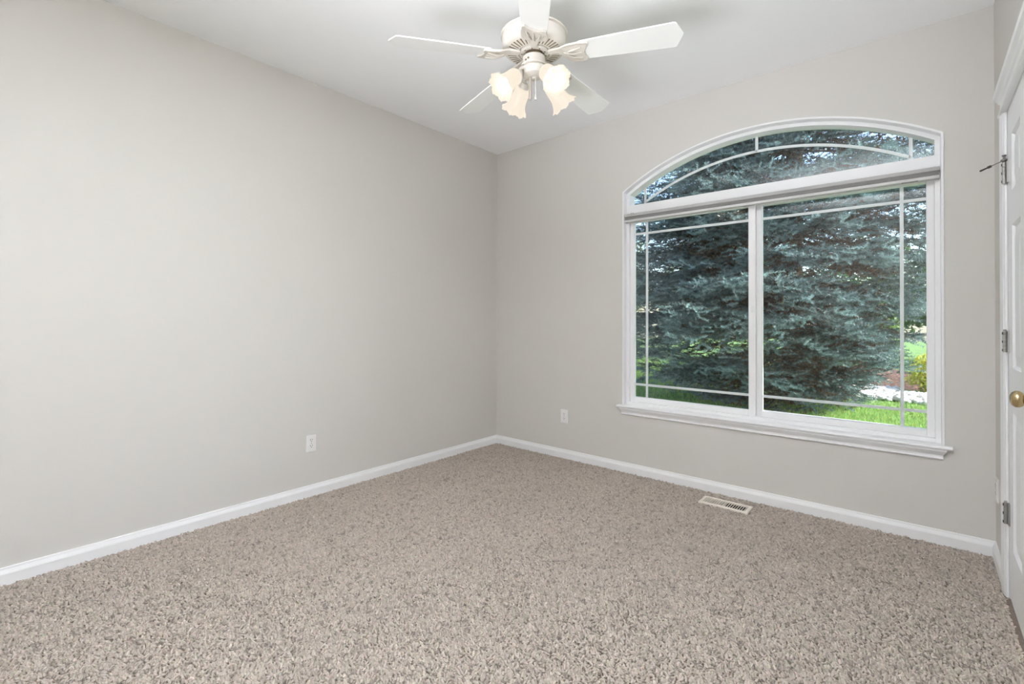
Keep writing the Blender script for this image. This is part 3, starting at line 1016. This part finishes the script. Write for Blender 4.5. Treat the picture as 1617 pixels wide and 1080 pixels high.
spruce((6.6, 11.6, GZ), 10.5, 2.7, 31, 'blue spruce standing behind the white rocks at the far right', dens=.5, z_lo=1.5, spacing=.34, zcut=6.5, needle=(0.034, .010), KN=22)

# white rock bed with mulch behind it
def rocks():
    rng = np.random.default_rng(8)
    n = 1700
    x = rng.uniform(1.7, 6.5, n); y = rng.uniform(7.6, 9.6, n)
    keep = (y > 7.55 + .12 * np.sin(x * 3) + .35 * np.clip(2.6 - x, 0, 1)) & (y < 9.6) & ((x - 3.4) ** 2 + (y - 9.4) ** 2 > .5)
    x, y = x[keep], y[keep]; n = len(x)
    ico = bmesh.new(); bmesh.ops.create_icosphere(ico, subdivisions=1, radius=1.0)
    iv = np.array([v.co for v in ico.verts]); it = np.array([[v.index for v in f.verts] for f in ico.faces]); ico.free()
    s = rng.uniform(.035, .085, n)
    V = iv[None] * (1 + rng.normal(0, .14, (n, len(iv), 1))) * s[:, None, None] * np.stack([rng.uniform(.8, 1.3, n), rng.uniform(.8, 1.3, n), rng.uniform(.5, .8, n)], -1)[:, None]
    V = V + np.stack([x, y, np.full(n, GZ + .02) + rng.uniform(0, .04, n)], -1)[:, None]
    F = (it[None] + (np.arange(n) * len(iv))[:, None, None]).reshape(-1, 3)
    c = np.repeat(np.array([.72, .70, .68]) * rng.uniform(.75, 1.1, (n, 1)), len(iv), axis=0)
    put(raw_mesh('landscape_rock', V.reshape(-1, 3), F, M['rock'], c), 'bed of white landscape rocks beyond the lawn', 'rocks', kind='stuff')
rocks()
mu = MB()
nx, ny = 22, 10
pts = [(1.5 + 5.5 * i / nx, 9.75 + 2.6 * j / ny, GZ + .005 + .38 * math.sin(PI * min(1, j / ny)) ** 1.0 * (0.8 + .2 * math.sin(i * .7))) for i in range(nx + 1) for j in range(ny + 1)]
mu.add(pts, [(i * (ny + 1) + j, (i + 1) * (ny + 1) + j, (i + 1) * (ny + 1) + j + 1, i * (ny + 1) + j + 1) for i in range(nx) for j in range(ny)])
put(mu.build('mulch', M['mulch'], smooth=True), 'reddish bark mulch mound behind the white rocks', 'mulch', kind='stuff')

def grass():
    rng = np.random.default_rng(9)
    n = 130000
    x = rng.uniform(-5, 6.5, n); y = 1.5 + 12.5 * rng.random(n) ** 1.3
    keep = ~((x > 1.6) & (y > 7.6) & (y < 12.4))
    x, y = x[keep], y[keep]; n = len(x)
    a = rng.uniform(0, 6.28, n); h = rng.uniform(.03, .065, n); w = .006
    b = np.stack([x, y, np.full(n, GZ)], -1)
    wv = np.stack([np.cos(a), np.sin(a), np.zeros(n)], -1) * w
    top = b + np.stack([rng.normal(0, .015, n), rng.normal(0, .015, n), h], -1)
    V = np.stack([b - wv, b + wv, top], 1).reshape(-1, 3)
    c = np.array([.21, .37, .10]) * rng.uniform(.75, 1.3, (n, 1)) * np.array([1, 1, 1])
    c[:, 0] *= rng.uniform(.7, 1.5, n)
    put(raw_mesh('grass', V, np.arange(len(V)).reshape(-1, 3), M['leaf'], np.repeat(c, 3, axis=0)), 'short bright green lawn grass outside the window', 'grass', kind='stuff')
grass()
